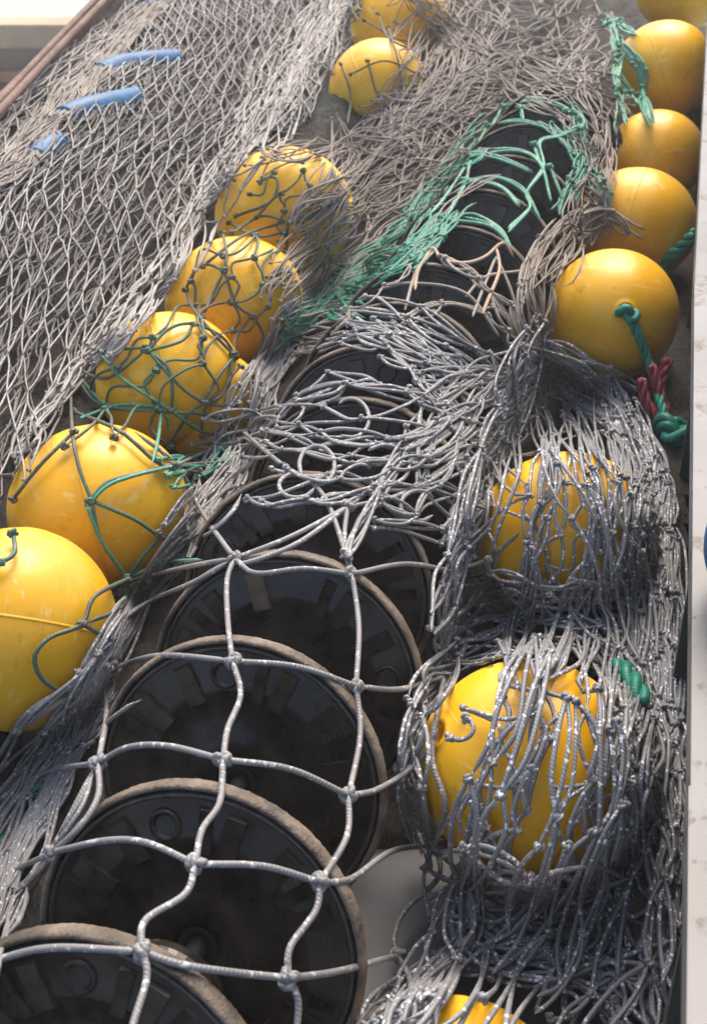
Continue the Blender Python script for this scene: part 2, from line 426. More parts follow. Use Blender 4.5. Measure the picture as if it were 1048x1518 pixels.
def mesh_net(nodes, ok=None, r=.0036, slack=.18, lift=(.004, .014), step=9, knots=True, drop=0.0, sm=3):
    """diamond netting: nodes[j][i] image positions; bars join each knot to two in the next row"""
    out = []; nj, ni = nodes.shape[:2]
    for j in range(nj):
        for i in range(ni):
            if ok is not None and not ok[j, i]: continue
            a = nodes[j, i]
            if j+1 < nj:
                for di in ((0, 1) if j % 2 else (-1, 0)):
                    q = i+di
                    if 0 <= q < ni and (ok is None or ok[j+1, q]) and rng.random() >= drop:
                        b = nodes[j+1, q]; v = b-a; L = np.linalg.norm(v)+1e-6; nrm = np.array([-v[1], v[0]])/L
                        bul = rng.normal(0, slack)*L; b2 = rng.normal(0, slack*.5)*L
                        pts = [a, a+v*.3+nrm*(bul+b2), a+v*.7+nrm*(bul-b2), b]
                        out.append((drape(pts, rng.uniform(*lift), sm, step), r))
            if knots:
                c = drape([a-[1, 0], a, a+[1, 0]], .009, 1)[1]
                out.append((trefoil(c, r*1.7), r))
    return out
def inside(poly, x, y):
    poly = np.asarray(poly, float); c = np.zeros(np.shape(x), bool); n = len(poly)
    for k in range(n):
        x1, y1 = poly[k]; x2, y2 = poly[(k+1) % n]
        c ^= ((y1 > y) != (y2 > y)) & (x < (x2-x1)*(y-y1)/(y2-y1+1e-9)+x1)
    return c

# ------------------------------------------------------------------ setting: deck, water, pier, bulwarks
m, nt, b = new_mat('painted_deck'); tc = nd(nt, 'ShaderNodeTexCoord')
n1 = noise(nt, tc.outputs['Object'], 6, 5); c1 = ramp(nt, n1.outputs[0], [(.35, (.07, .077, .09)), (.65, (.11, .118, .135))])
n2 = noise(nt, tc.outputs['Object'], 40, 4); f2 = ramp(nt, n2.outputs[0], [(.62, (0, 0, 0)), (.72, (.7,)*3)])
nt.links.new(mixc(nt, f2.outputs[0], c1.outputs[0], (.14, .09, .06)), b.inputs['Base Color']); b.inputs['Roughness'].default_value = .55; bump(nt, n2.outputs[0], b, .2)
ga = at_z(-120, 300, .40); gb = at_z(190, -20, .40); gd_ = (gb-ga)/(gb[1]-ga[1])
dl = [ga+gd_*(yy-ga[1]) for yy in (-1.0, 7.0)]                 # the deck ends at the left bulwark
link('deck', poly_mesh('deck', [(dl[0][0]-.03, -1, 0), (1.35, -1, 0), (1.35, 7, 0), (dl[1][0]-.03, 7, 0)], [(0, 1, 2, 3)]), m)['kind'] = 'structure'
m, nt, b = new_mat('harbour_water'); tc = nd(nt, 'ShaderNodeTexCoord')
mp = nd(nt, 'ShaderNodeMapping'); mp.inputs['Scale'].default_value = (.5, 2.2, 1); nt.links.new(tc.outputs['Object'], mp.inputs[0])
nw = noise(nt, mp.outputs[0], 2.5, 5, .55); b.inputs['Base Color'].default_value = (.30, .37, .34, 1); b.inputs['Roughness'].default_value = .2  # pale base colour paints in the glare and glitter
bump(nt, nw.outputs[0], b, .6, .12)
link('water', poly_mesh('water', [(-150, -40, -2.2), (150, -40, -2.2), (150, 260, -2.2), (-150, 260, -2.2)], [(0, 1, 2, 3)]), m)['kind'] = 'structure'

def slab(name, p0, p1, lo, hi, w0, w1, mat, parent=None, bev=.0):
    """straight piece from p0 to p1 in plan, z lo..hi, w0..w1 to the right of the line"""
    p0 = np.array(p0[:2]); p1 = np.array(p1[:2]); L = np.linalg.norm(p1-p0)
    o = link(name, box_mesh(name, (w0, 0, lo), (w1, L, hi), bev), mat, parent)
    t = (p1-p0)/L; o.location = (p0[0], p0[1], 0); o.rotation_euler = (0, 0, math.atan2(t[1], t[0])-math.pi/2)
    return o
def white_paint():
    m, nt, b = new_mat('white_paint'); tc = nd(nt, 'ShaderNodeTexCoord')
    n = noise(nt, tc.outputs['Object'], 14, 6, .7); n2 = noise(nt, tc.outputs['Object'], 3, 3)
    c = ramp(nt, n2.outputs[0], [(.35, (.14, .14, .138)), (.7, (.20, .205, .21))]).outputs[0]
    f = ramp(nt, n.outputs[0], [(.56, (0, 0, 0)), (.64, (1, 1, 1))]); c = mixc(nt, f.outputs[0], c, (.09, .068, .052))
    nt.links.new(c, b.inputs['Base Color']); b.inputs['Roughness'].default_value = .45; bump(nt, f.outputs[0], b, .4, .002)
    return m
M['white'] = white_paint(); M['shadegreen'] = plain('shaded_green_paint', (.045, .055, .045), .6, 9, .4)  # dark green tone holds the shadow on the inner panel
ZR = .62
e0 = at_z(1019, 1600, ZR); e1 = at_z(1022, 1172, ZR); e2 = at_z(1028, 420, ZR); e3 = at_z(1052, -60, ZR)
bw = empty('bulwark', (0, 0, 0)); tag(bw, 'white capped steel bulwark running along the right edge', 'bulwark')
slab('cap_rail', e0, e1, ZR-.030, ZR+.006, -.002, .32, M['white'], bw, 0)
slab('cap_rail', e1, e2, ZR-.030, ZR+.006, .0, .32, M['white'], bw, 0)
slab('cap_rail', e2, e3, ZR-.030, ZR+.003, .0, .32, M['white'], bw, .004)
slab('inner_panel', e0, e3, .002, ZR-.038, .05, .09, M['shadegreen'], bw)
for k in range(6):
    t = (k+.5)/6; q = e0+(e3-e0)*t; tt = (e3-e0)/np.linalg.norm(e3-e0)
    slab('stay', q, q+tt*.02, .003, ZR-.04, .022, .049, M['shadegreen'], bw)
bb = empty('mooring_buoy', at_z(1158, 810, ZR+.083)); tag(bb, 'dark blue round buoy beyond the bulwark at the right edge', 'buoy')
link('body', lathe('buoy_body', [(.082*math.sin(t), -.09*math.cos(t)) for t in np.linspace(0.02, math.pi-.02, 24)], 40), M['blue_buoy'], bb)
link('eye', lathe('buoy_eye', [(.018, .085), (.024, .10), (.018, .115), (.008, .115), (.006, .1)], 20), M['blue_buoy'], bb)

# left rail with its ropes, pier and water behind
g0 = dl[0]+np.array([0, 0, 0]) + gd_*.9; g1 = at_z(190, -20, .40)
lb = empty('bulwark', (0, 0, 0)); tag(lb, 'rust brown low bulwark behind the taut net at upper left', 'bulwark')
M['rustwood'] = plain('rusty_paint', (.16, .095, .07), .75, 12, .5)
slab('cap_rail', g0, g1, .385, .42, -.055, .0, M['rustwood'], lb, .008)
slab('inner_panel', g0, g1, .002, .383, -.05, -.02, M['rustwood'], lb)
pier = empty('pier', (-2, 9, 0)); tag(pier, 'low tan concrete pier across the water at upper left', 'pier')
M['conc'] = plain('tan_concrete', (.40, .30, .21), .85, 2.5, .3); M['conc2'] = plain('pink_grey_concrete', (.25, .185, .165), .85, 2.2, .3)
M['conc3'] = plain('orange_brown_timber', (.30, .16, .095), .8, 3, .4)
M['rail_dark'] = plain('tarred_timber', (.07, .055, .045), .7, 5, .4)
def pbox(name, lo, hi, mat, bev=.01):
    o = link(name, box_mesh(name, lo, hi, bev), mat, pier); return o
pbox('coping', (-6, -.06, -.755), (8, .16, -.60), M['conc'], .02)
pbox('wall', (-6, 0, -2.6), (8, .15, -.757), M['conc2'])
pbox('tarred_skirt', (-6, -.05, -2.6), (8, -.002, -.963), M['rail_dark'])
pbox('waler', (-6, -.09, -.96), (8, -.003, -.895), M['conc3'])
for k in range(9): pbox('fender_post', (-5.6+k*1.5, -.2, -2.5), (-5.42+k*1.5, -.093, -.80), M['rail_dark'], .015)

# the bed of packed netting under everything
def bed_mat():
    m, nt, b = new_mat('packed_netting'); tc = nd(nt, 'ShaderNodeTexCoord')
    mp = nd(nt, 'ShaderNodeMapping'); mp.inputs['Scale'].default_value = (75, 30, 50); mp.inputs['Rotation'].default_value = (0, 0, R_(-14)); nt.links.new(tc.outputs['Object'], mp.inputs[0])
    n = noise(nt, mp.outputs[0], 2.0, 5, .7); n2 = noise(nt, tc.outputs['Object'], 2.2, 3)
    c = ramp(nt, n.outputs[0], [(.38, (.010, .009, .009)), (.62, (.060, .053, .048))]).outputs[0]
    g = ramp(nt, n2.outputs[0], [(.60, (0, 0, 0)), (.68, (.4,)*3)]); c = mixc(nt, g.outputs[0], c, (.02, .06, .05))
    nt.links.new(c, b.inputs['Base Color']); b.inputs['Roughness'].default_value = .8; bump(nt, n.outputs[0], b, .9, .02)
    return m
M['bed'] = bed_mat()
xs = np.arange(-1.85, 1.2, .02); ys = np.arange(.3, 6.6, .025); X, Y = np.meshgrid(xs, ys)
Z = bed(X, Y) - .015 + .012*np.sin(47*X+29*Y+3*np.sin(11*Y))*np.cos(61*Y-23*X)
# leave the deck bare in front at right, clear of the bulwarks
xr_ = np.interp(Y, row_y, row_x); bare = (X > xr_+.10) & (Y < 1.42)
rail_x = np.interp(Y, [e0[1], e3[1]], [e0[0], e3[0]]); out_r = X > rail_x+.03
gl = np.interp(Y, [g0[1], g1[1]], [g0[0], g1[0]]); out_l = X < gl+.0
Z = np.where(bare, -.05, Z)
ny, nx = X.shape; idx = np.arange(ny*nx).reshape(ny, nx)
F = np.stack([idx[:-1, :-1], idx[:-1, 1:], idx[1:, 1:], idx[1:, :-1]], -1).reshape(-1, 4)
bad = (bare | out_r | out_l).ravel(); F = F[~bad[F].all(1)]
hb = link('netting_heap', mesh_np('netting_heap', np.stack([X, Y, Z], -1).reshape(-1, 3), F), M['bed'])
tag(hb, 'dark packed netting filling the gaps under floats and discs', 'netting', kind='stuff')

# ------------------------------------------------------------------ rubber discs
def make_disc():
    t = .0115
    root = empty('rubber_disc', (0, 0, 0))
    body = [(.026, -t+.004), (.026, t-.002), (.036, t+.002), (.060, t+.002), (.068, t-.003), (.118, t-.004), (.124, t-.001), (.130, t-.004),
            (.172, t-.006), (.1815, t-.008), (.1815, -t+.006), (.120, -t+.004)]
    link('body', lathe('disc_body', body, 72, closed=True), M['rubber'], root)
    # tread rim, slightly ragged
    prof = []
    for a in np.linspace(-1.0, 1.0, 11):
        q = a*math.pi/2; prof.append((.1845+.0055*math.cos(q)**.6 if abs(a) < 1 else .184, t*1.05*math.sin(q)))
    prof = [(.1818, -t+.002)] + prof + [(.1830, t-.001), (.1820, t-.004), (.1818, t-.012)]
    me = lathe('disc_rim', prof, 360)
    for v in me.vertices:
        r = math.hypot(v.co.x, v.co.y)
        if r > .1838:
            k = 1+random.gauss(0, .0018); v.co.x *= k; v.co.y *= k; v.co.z += random.gauss(0, .0004)
    link('rim', me, M['rubber_rim'], root)
    link('lip', lathe('disc_lip', [(.1725, t-.0065), (.1735, t-.003), (.176, t-.0015), (.1785, t-.003), (.1795, t-.0075)], 96), M['lip'], root)
    # moulded lugs round the outer band
    import bmesh
    for shape, (w_, h_, d_) in enumerate(((.026, .058, .008), (.018, .058, .006))):
        bm = bmesh.new(); bmesh.ops.create_cube(bm, size=1)
        for v in bm.verts:
            f = .86 if v.co.z > 0 else 1.0
            v.co = Vector((v.co.x*w_*f, v.co.y*h_*f, v.co.z*d_))
        pm = bpy.data.meshes.new('lug'); bm.to_mesh(pm); bm.free(); pm.materials.append(M['pad'] if shape == 0 else M['rubber'])
        for k in range(14):
            if k % 7 in (2, 5) or (shape == 1 and k % 3 == 0): continue
            a = 2*math.pi*k/14 + (0 if shape == 0 else .22)
            o = link('lug', pm, None, root); o.location = (.137*math.cos(a), .137*math.sin(a), t-.006+d_*.5-.001); o.rotation_euler = (0, 0, a-math.pi/2)
    cup = lathe('cup', [(.0, -.002), (.009, -.002), (.012, .001), (.014, .0055), (.017, .006), (.019, .0025), (.020, -.001)], 22)
    for k in (2, 9):
        a = 2*math.pi*k/14+.1
        o = link('bolt_cup', cup, M['rubber'], root); o.location = (.143*math.cos(a), .143*math.sin(a), t-.005)
    hub = lathe('hub', [(.0262, .004), (.024, .006), (.013, .006), (.0128, .0)], 28)
    link('hub_bush', hub, M['hole'], root)
    return root
DLAB = ['nearest black rubber disc, cut off at the lower left corner',
 'second black rubber disc from the front, standing whole under the wide meshes',
 'third black rubber disc from the front, its rim rough and brown',
 'fourth black rubber disc from the front with a tan lug showing near its top',
 'fifth black rubber disc from the front, half hidden under crossing strands',
 'sixth black rubber disc from the front, under the tangled grey twine',
 'seventh black rubber disc from the front, buried beneath the bunched strands',
 'eighth black rubber disc from the front, buried just behind the bunched strands',
 'ninth disc from the front, just behind the bunched strands with twine over its rim',
 'tenth disc from the front, below the orange tinted twine at its top',
 'eleventh disc from the front, inside the first green mesh',
 'twelfth disc from the front, inside the middle green mesh',
 'thirteenth disc from the front, inside the upper green mesh',
 'fourteenth disc from the front, under the topmost green strand',
 'farthest rubber disc of the row, behind the green net']
proto = make_disc()
for k in range(len(TOPS)):
    o = proto if k == 0 else copy_tree(proto)
    z = Vector(DN[k]); y = Vector(DUP[k]); x = y.cross(z)
    mt = Matrix((x, y, z)).transposed().to_4x4()
    mt = mt @ Matrix.Rotation(random.uniform(-.05, .05), 4, 'X') @ Matrix.Rotation(random.uniform(-.05, .05), 4, 'Y')
    spin = Matrix.Rotation(random.uniform(0, 6.28), 4, 'Z')
    mt.translation = Vector(DC[k]); o.matrix_world = mt @ spin @ Matrix.Scale(DR/.19, 4)
    tag(o, DLAB[k], 'rubber disc', 'rubber discs threaded in a row')
    if k == 3:                                                  # one lug of the fourth disc is worn to a tan colour
        bpy.context.view_layer.update()
        lugs = [c for c in o.children if c.name.startswith('lug') and 'tan' not in c.name]
        def off(c):
            x_, y_, _ = proj(np.array((o.matrix_world @ c.location))); return abs(x_-425)+abs(y_-880)
        c = min(lugs, key=off); c.data = c.data.copy(); c.data.materials.clear(); c.data.materials.append(M['tan_lug']); c['label'] = 'tan worn lug'
# core line and spacers between discs
core = [(np.array(DC[0]-AX[0]*.4).tolist())]+[c.tolist() for c in DC]+[(DC[-1]+AX[-1]*.4).tolist()]
oc = link('ground_rope', tubes('ground_rope', [(spline(core, .05), .0125)], 10), M['hole']); tag(oc, 'thick dark ground rope running through the centres of the rubber discs', 'rope')
sp = [(.019, -.055), (.062, -.055)] + [q for k in range(8) for q in ((.064, -.05+k*.013), (.064, -.042+k*.013), (.0625, -.040+k*.013))] + [(.06, .06), (.019, .06)]
ORD = 'nearest second third fourth fifth sixth seventh eighth ninth tenth eleventh twelfth thirteenth fourteenth'.split()
spm = lathe('spacer', sp, 36, smooth=False, closed=True)
for k in range(len(DC)-1):
    o = link('rubber_spacer', spm, M['rubber']); mid = (DC[k]+DC[k+1])/2; ax = Vector(DC[k+1]-DC[k]).normalized()
    o.location = mid.tolist(); o.rotation_mode = 'QUATERNION'; o.rotation_quaternion = ax.to_track_quat('Z', 'Y')
    tag(o, 'ribbed black rubber spacer on the rope just behind the ' + ('nearest disc of the row' if k == 0 else ORD[k]+' disc from the front'), 'spacer', 'ribbed spacers between the discs')

# ------------------------------------------------------------------ floats
def make_float():
    root = empty('yellow_float', (0, 0, 0))
    th = np.linspace(.155, math.pi-.155, 44)
    prof = [(.011, -.10), (.0125, -FR*1.0+.004), (.016, -FR*1.012), (.0225, -FR*1.008)]
    prof += [(FR*math.sin(t), -FR*1.015*math.cos(t)) for t in th]
    prof += [(.0225, FR*1.008), (.016, FR*1.012), (.0125, FR-.004), (.011, .10)]
    link('shell', lathe('float_shell', prof, 64), M['float'], root)
    link('bore', lathe('float_bore', [(.0108, -.13), (.0108, .13)], 24), M['hole'], root)
    link('seam', lathe('float_seam', [(FR-.001, -.003), (FR+.0008, -.0015), (FR+.0008, .0015), (FR-.001, .003)], 64), M['float'], root)
    return root
fp = make_float()
for k, (px, py, r, lab, sd) in enumerate(FLOATS):
    o = fp if k == 0 else copy_tree(fp)
    rs = random.Random(sd)
    d = (CAM-FC[k])/np.linalg.norm(CAM-FC[k])
    if k == 11:                                                 # bore faces us, a touch right
        tgt = at(925, 462, (FC[k]-CAM)@FW-FRAD[k]*.97); z = Vector(tgt-FC[k]).normalized()
    else:
        z = Vector((rs.uniform(.5, 1)*rs.choice((-1, 1)), rs.uniform(-.35, .6), rs.uniform(-.5, .3))).normalized()
        if k == 0: z = Vector(at(4, 1064, (FC[0]-CAM)@FW-.03)-FC[0]).normalized()
    q = z.to_track_quat('Z', 'Y') @ Quaternion((0, 0, 1), rs.uniform(0, 6.28))
    o.location = FC[k].tolist(); o.scale = (FRAD[k]/FR*.985, FRAD[k]/FR*.985, FRAD[k]/FR*rs.uniform(1.0, 1.07)); o.rotation_mode = 'QUATERNION'; o.rotation_quaternion = q
    tag(o, lab, 'float', 'yellow floats in two rows')

# ------------------------------------------------------------------ nets
def net(name, label, strands, mat, sides=6, knots=None, cat='net', group='nets in the heap'):
    o = link(name, tubes(name, strands, sides), M[mat]); tag(o, label, cat, group)
    if knots:
        kk = link('knots', tubes('knots', knots, 5), M[mat], o); kk['kind'] = 'stuff'
    return o
def world_nodes(x0, x1, y0, y1, w_, h_, z=.3, shear=0.0, jit=(0, 0), bend=None):
    nj = int((y1-y0)/h_)+1; ni = int((x1-x0)/w_)+1
    j, i = np.meshgrid(np.arange(nj), np.arange(ni), indexing='ij')
    Xw = x0+(i+(j % 2)*.5)*w_; Yw = y0+j*h_
    Xw = Xw + shear*(Yw-y0) + rng.normal(0, jit[0], Xw.shape); Yw = Yw+rng.normal(0, jit[1], Yw.shape)
    if bend is not None: Xw, Yw = bend(Xw, Yw)
    px, py, _ = proj(np.stack([Xw, Yw, np.full(Xw.shape, z)], -1))
    return np.stack([px, py], -1)

rng = np.random.default_rng(40)
# 1. wide grey meshes lying over the near discs
K = dict(a=(515, 752), b=(348, 828), c=(522, 851), d=(668, 846), e=(345, 980), f=(528, 1017), g=(658, 1003), h=(152, 996), i=(146, 1131), j=(331, 1126),
         k=(517, 1179), l=(646, 1252), m=(80, 1263), n=(290, 1281), o=(475, 1308), p=(590, 1416), q=(211, 1411), r=(428, 1450))
front = [[K['b'], (430, 796), K['a']], [K['b'], (360, 836), (440, 806), K['a']], [K['a'], (511, 800), K['c']], [K['b'], (380, 850), (450, 843), K['c']], [K['c'], (600, 836), K['d']],
 [K['b'], (337, 860), (338, 920), K['e']], [K['c'], (532, 930), K['f']], [K['d'], (669, 920), (657, 975), K['g']], [K['h'], (235, 972), K['e']], [K['e'], (440, 988), K['f']],
 [K['f'], (590, 1022), K['g']], [K['h'], (168, 935), (215, 895), (290, 862), K['b']], [K['h'], (158, 1060), K['i']], [K['i'], (190, 1108), (250, 1106), K['j']],
 [K['e'], (357, 1030), (338, 1080), K['j']], [K['j'], (430, 1140), K['k']], [K['f'], (534, 1090), K['k']], [K['k'], (560, 1170), (620, 1130), (650, 1080)], [K['k'], (514, 1240), K['o']],
 [K['i'], (146, 1180), (120, 1225), K['m']], [K['m'], (160, 1246), (220, 1250), K['n']], [K['j'], (326, 1190), (300, 1230), K['n']], [K['n'], (390, 1284), K['o']],
 [K['o'], (520, 1303), (580, 1262), K['l']], [K['l'], (650, 1300), (600, 1350), (584, 1390), K['p']], [K['n'], (275, 1325), (215, 1365), K['q']], [K['q'], (270, 1430), (350, 1442), K['r']],
 [K['o'], (468, 1350), (430, 1405), K['r']], [K['r'], (500, 1440), K['p']], [K['q'], (218, 1450), (195, 1530), (190, 1600)], [K['r'], (442, 1485), (440, 1540), (450, 1600)],
 [K['p'], (608, 1455), (610, 1530)], [(-60, 1445), (0, 1422), (80, 1405), K['q']], [(-60, 1330), (0, 1300), K['m']], [(-60, 1230), (0, 1188), (70, 1145), K['i']],
 [(-40, 1180), (5, 1110), (50, 1050), K['h']], [K['l'], (660, 1190), (640, 1120), K['g']], [K['g'], (690, 930), (740, 880)], [K['a'], (580, 700), (650, 655), (745, 578)],
 [K['a'], (600, 730), (700, 660), (770, 590)], [K['b'], (300, 760), (262, 690), (200, 640)], [K['d'], (720, 830), (770, 790)], [K['d'], (664, 780), (690, 700)], [K['c'], (480, 735), (420, 690), (360, 640)],
 [(-20, 1370), (60, 1290), K['m']], [(40, 1075), (100, 1035), K['h']], [K['l'], (600, 1200), (585, 1130)], [(190, 860), (290, 838), K['b']]]
st = [(drape(p, .009, 6, 8), .0039) for p in front]
fn = link('trawl_net', tubes('trawl_net', st, 8), M['twine_grey']); tag(fn, 'wide meshed pale grey net stretched over the near black discs', 'net', 'nets in the heap')
kp = [bpy.data.meshes.new('x') for _ in range(0)]
def knot_mesh(seed):
    s = .0042*2.3; pts = trefoil((0, 0, 0), s, 40); pts2 = trefoil((0, 0, 0), s*.8, 30)
    return tubes('knot', [(pts, .0042), (pts2, .0042)], 6)
KM = [knot_mesh(q) for q in range(4)]
for n_, (kk, p) in enumerate(K.items()):
    o = link('knot', KM[n_ % 4], M['twine_grey'], fn); o.location = drape([(p[0]-6, p[1]), p, (p[0]+6, p[1])], .010, 2)[2].tolist(); o.rotation_euler = [random.uniform(0, 6) for _ in range(3)]

rng = np.random.default_rng(41)
# 2. taut net on the left
LP = [(-60, 900), (-200, 1400), (-700, 1400), (-700, 900), (-400, 600), (-80, 215), (110, 60), (215, -20), (560, -40), (520, 60), (470, 170), (378, 228), (300, 330), (236, 420), (165, 490), (108, 580), (70, 670), (0, 760)]
def left_layer(w_, h_, jx, jy, r, slack, lift, shear, x0, seed_y, poly=LP, drop=0, ph=0, amp=1.0):
    def warp(X, Y):
        return X+amp*(.035*np.sin(2.1*Y+3*X+ph)+.016*np.sin(6.3*Y-5*X+2*ph)), Y+amp*(.045*np.sin(4.2*X+1.3*Y+ph)+.02*np.sin(13*X+ph))
    nds = world_nodes(x0-.5, .6, .9+seed_y, 7.0, w_, h_, .36, shear, (jx, jy), warp)
    ok = inside(poly, nds[..., 0], nds[..., 1])
    return mesh_net(nds, ok, r, slack, lift, 8, True, drop, sm=2)
L1 = left_layer(.044, .145, .005, .010, .0022, .04, (.030, .045), -.06, -1.05, 0)
L1b = left_layer(.040, .150, .007, .014, .0021, .07, (.016, .026), -.03, -1.1, .05, LP, .04, 2.0, 1.5)
net('trawl_net', 'taut pale tan net of narrow diamond meshes spread over the upper left', L1, 'twine_tan', 5)
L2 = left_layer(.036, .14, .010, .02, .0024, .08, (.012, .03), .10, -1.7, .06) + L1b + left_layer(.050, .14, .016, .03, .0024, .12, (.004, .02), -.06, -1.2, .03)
net('trawl_net', 'second shade darkened brown grey net layer showing beneath the taut tan net', L2, 'twine_shaded', 5)
br = []
for path, n_, s_ in (([(150, 510), (250, 380), (322, 250), (420, 130), (510, -30)], 20, 14), ([(10, 690), (85, 570), (180, 440)], 12, 12), ([(380, 200), (450, 90), (510, -20)], 20, 28), ([(250, 380), (360, 200), (470, 20)], 10, 40)):
    br += bundle(path, n_, s_, .003, 5, (.01, .04), .3, .8)
net('selvedge_net', 'bunched bright edge strands of the taut net beside the left floats', br, 'twine_tan', 5)
ed = bundle([(-60, 300), (40, 200), (150, 95), (260, -20)], 46, 26, .003, 4, (.01, .05), .25, .3)
net('selvedge_net', 'dense grey green edge strands of net along the rusty bulwark', ed, 'twine_brown', 5)
rope = [(np.array([at_z(px+q, py, .44+.01*q/8) for px, py in ((-80, 235), (0, 150), (70, 75), (150, -8), (180, -40))]), .012) for q in (0, 14)]
tag(link('head_rope', tubes('head_rope', [(spline(p, .04), r) for p, r in rope], 8), M['rope_rust']), 'rust brown double rope lying along the left bulwark cap', 'rope')
for pts, lab in (([(150, 105), (180, 92), (225, 86), (262, 84)], 'longest blue plastic tube under the taut net'),
                 ([(95, 170), (130, 156), (175, 146), (205, 140)], 'middle blue plastic tube under the taut net, below the longest'),
                 ([(52, 232), (70, 215), (92, 205)], 'short blue plastic tube lowest under the taut net at left'),
                 ([(215, 8), (240, 0), (290, -8)], 'blue plastic tube at the top edge under the taut net')):
    pth = drape(pts, 0, 3, 6) - np.array([0, 0, .015])
    rr_ = np.full(len(pth), 1.0)
    root = empty('blue_tube', pth[len(pth)//2]); W = pth-pth[len(pth)//2]
    link('body', tubes('tube_body', [(W, .038)], 18), M['blue'], root)
    for e_, s_ in ((0, 1), (-1, -1)):
        ln = link('end_cap', lathe('end_cap', [(.0, -.004), (.03, -.004), (.039, .0), (.039, .02), (.0355, .022)], 24), M['blue'], root)
        tdir = Vector((W[1]-W[0]) if s_ == 1 else (W[-2]-W[-1])).normalized(); ln.location = W[e_].tolist(); ln.rotation_mode = 'QUATERNION'; ln.rotation_quaternion = tdir.to_track_quat('Z', 'Y')
    tag(root, lab, 'tube', 'blue tubes under the taut net')

rng = np.random.default_rng(42)
# 3. dark olive meshes over the left floats
ol = [[(105, 540), (108, 640), (120, 700), (136, 742), (150, 800), (190, 858)], [(132, 745), (160, 715), (215, 700), (258, 688)], [(136, 742), (200, 770), (248, 800), (275, 785)],
 [(190, 858), (212, 825), (235, 800), (252, 796)], [(190, 858), (140, 885), (122, 925), (75, 945), (52, 972), (62, 1005), (95, 1028), (135, 1045)], [(122, 925), (165, 948)], [(190, 858), (180, 900), (122, 925)],
 [(105, 545), (150, 600), (240, 610), (330, 622), (420, 690)], [(110, 610), (180, 640), (240, 690), (300, 700)], [(220, 520), (250, 488), (287, 480), (330, 500), (350, 530)],
 [(220, 520), (270, 505), (287, 480)], [(220, 520), (250, 545), (256, 580), (254, 608)], [(220, 520), (265, 570), (300, 595), (335, 602)], [(300, 595), (330, 550), (350, 525)], [(300, 470), (333, 400)],
 [(275, 430), (290, 400), (310, 392), (333, 402)], [(275, 430), (285, 455), (300, 475), (345, 525)], [(333, 402), (350, 450), (375, 468)], [(330, 345), (336, 372), (333, 402)], [(372, 470), (350, 500), (347, 525)],
 [(375, 468), (390, 500), (375, 550), (350, 600)], [(345, 525), (340, 570), (335, 602), (330, 640)], [(254, 608), (300, 640), (340, 640)], [(345, 345), (390, 320), (440, 330), (500, 300)], [(425, 370), (428, 330), (450, 305), (490, 300)],
 [(385, 270), (400, 262), (412, 270), (400, 300), (350, 320)], [(340, 330), (380, 350), (420, 345)], [(455, 360), (450, 330), (470, 310)], [(20, 790), (22, 820), (0, 835)], [(20, 740), (60, 690), (110, 640)], [(300, 395), (360, 350), (420, 330), (500, 305)], [(215, 520), (160, 560), (110, 545)],
 [(150, 520), (215, 515)], [(505, 95), (520, 140), (515, 185)], [(545, 90), (560, 140), (590, 170)], [(575, 40), (590, 90), (600, 150)], [(540, 30), (600, 60), (650, 40)], [(520, 110), (570, 90), (620, 110)], [(560, 20), (580, 60), (640, 80)]]
os_ = [(drape(p, .007, 3, 7), .0036) for p in ol]
nds = world_nodes(-.75, -.02, 1.75, 3.9, .088, .15, .25, .16, (.012, .02)); pol = [(60, 640), (240, 470), (320, 360), (400, 240), (470, 250), (450, 400), (370, 560), (270, 700), (120, 700)]
os_ += mesh_net(nds, inside(pol, nds[..., 0], nds[..., 1]), .0030, .16, (.005, .012), 8, False, .1, 3)
kn = [(trefoil(s[0][0], .007), .0034) for s in os_] + [(trefoil(s[0][-1], .007), .0034) for s in os_]
net('float_net', 'dark olive green meshes looped over the left row of floats', os_, 'twine_olive', 6, kn)
gr = [[(108, 545), (160, 600), (240, 612), (250, 640)], [(120, 620), (180, 600), (250, 605)], [(135, 745), (160, 720), (200, 705), (262, 690)], [(150, 525), (180, 560), (240, 600), (300, 640)], [(240, 605), (235, 650), (225, 690)],
 [(255, 690), (300, 690), (350, 680)], [(190, 858), (150, 800), (128, 745)], [(190, 858), (240, 835), (300, 830)]]
gs = [(drape(p, .011, 3, 8), .0034) for p in gr] + bundle([(262, 706), (300, 690), (370, 668)], 9, 12, .003, 4, bar=.05, slack=.05)
net('float_net', 'pale green twine crossing between the second and third left floats', gs, 'twine_pale_green', 6)

rng = np.random.default_rng(43)
# 4. bunched grey net across the middle of the disc row
mid = []
for path, n_, s_ in (([(385, 620), (400, 540), (470, 492), (580, 482), (670, 520), (745, 590)], 32, 22), ([(300, 640), (420, 632), (540, 650), (650, 620), (765, 552)], 14, 24), ([(395, 660), (450, 592), (540, 580), (640, 600), (720, 650)], 10, 26),
                     ([(400, 690), (520, 700), (600, 690), (700, 640)], 12, 26), ([(560, 760), (620, 790), (690, 730), (760, 600)], 10, 26), ([(540, 790), (600, 690), (690, 620), (780, 545)], 8, 18), ([(340, 600), (375, 520), (420, 450), (500, 420)], 16, 20),
                     ([(640, 560), (760, 555), (860, 560), (930, 600)], 18, 18), ([(560, 520), (650, 570), (720, 660), (740, 740)], 12, 30), ([(270, 800), (330, 700), (400, 560)], 18, 22), ([(690, 560), (620, 640), (640, 740), (700, 760)], 8, 30)):
    mid += bundle(path, max(4, int(n_*.8)), s_*1.15, .0031, 8, (.006, .03), .25, .8)
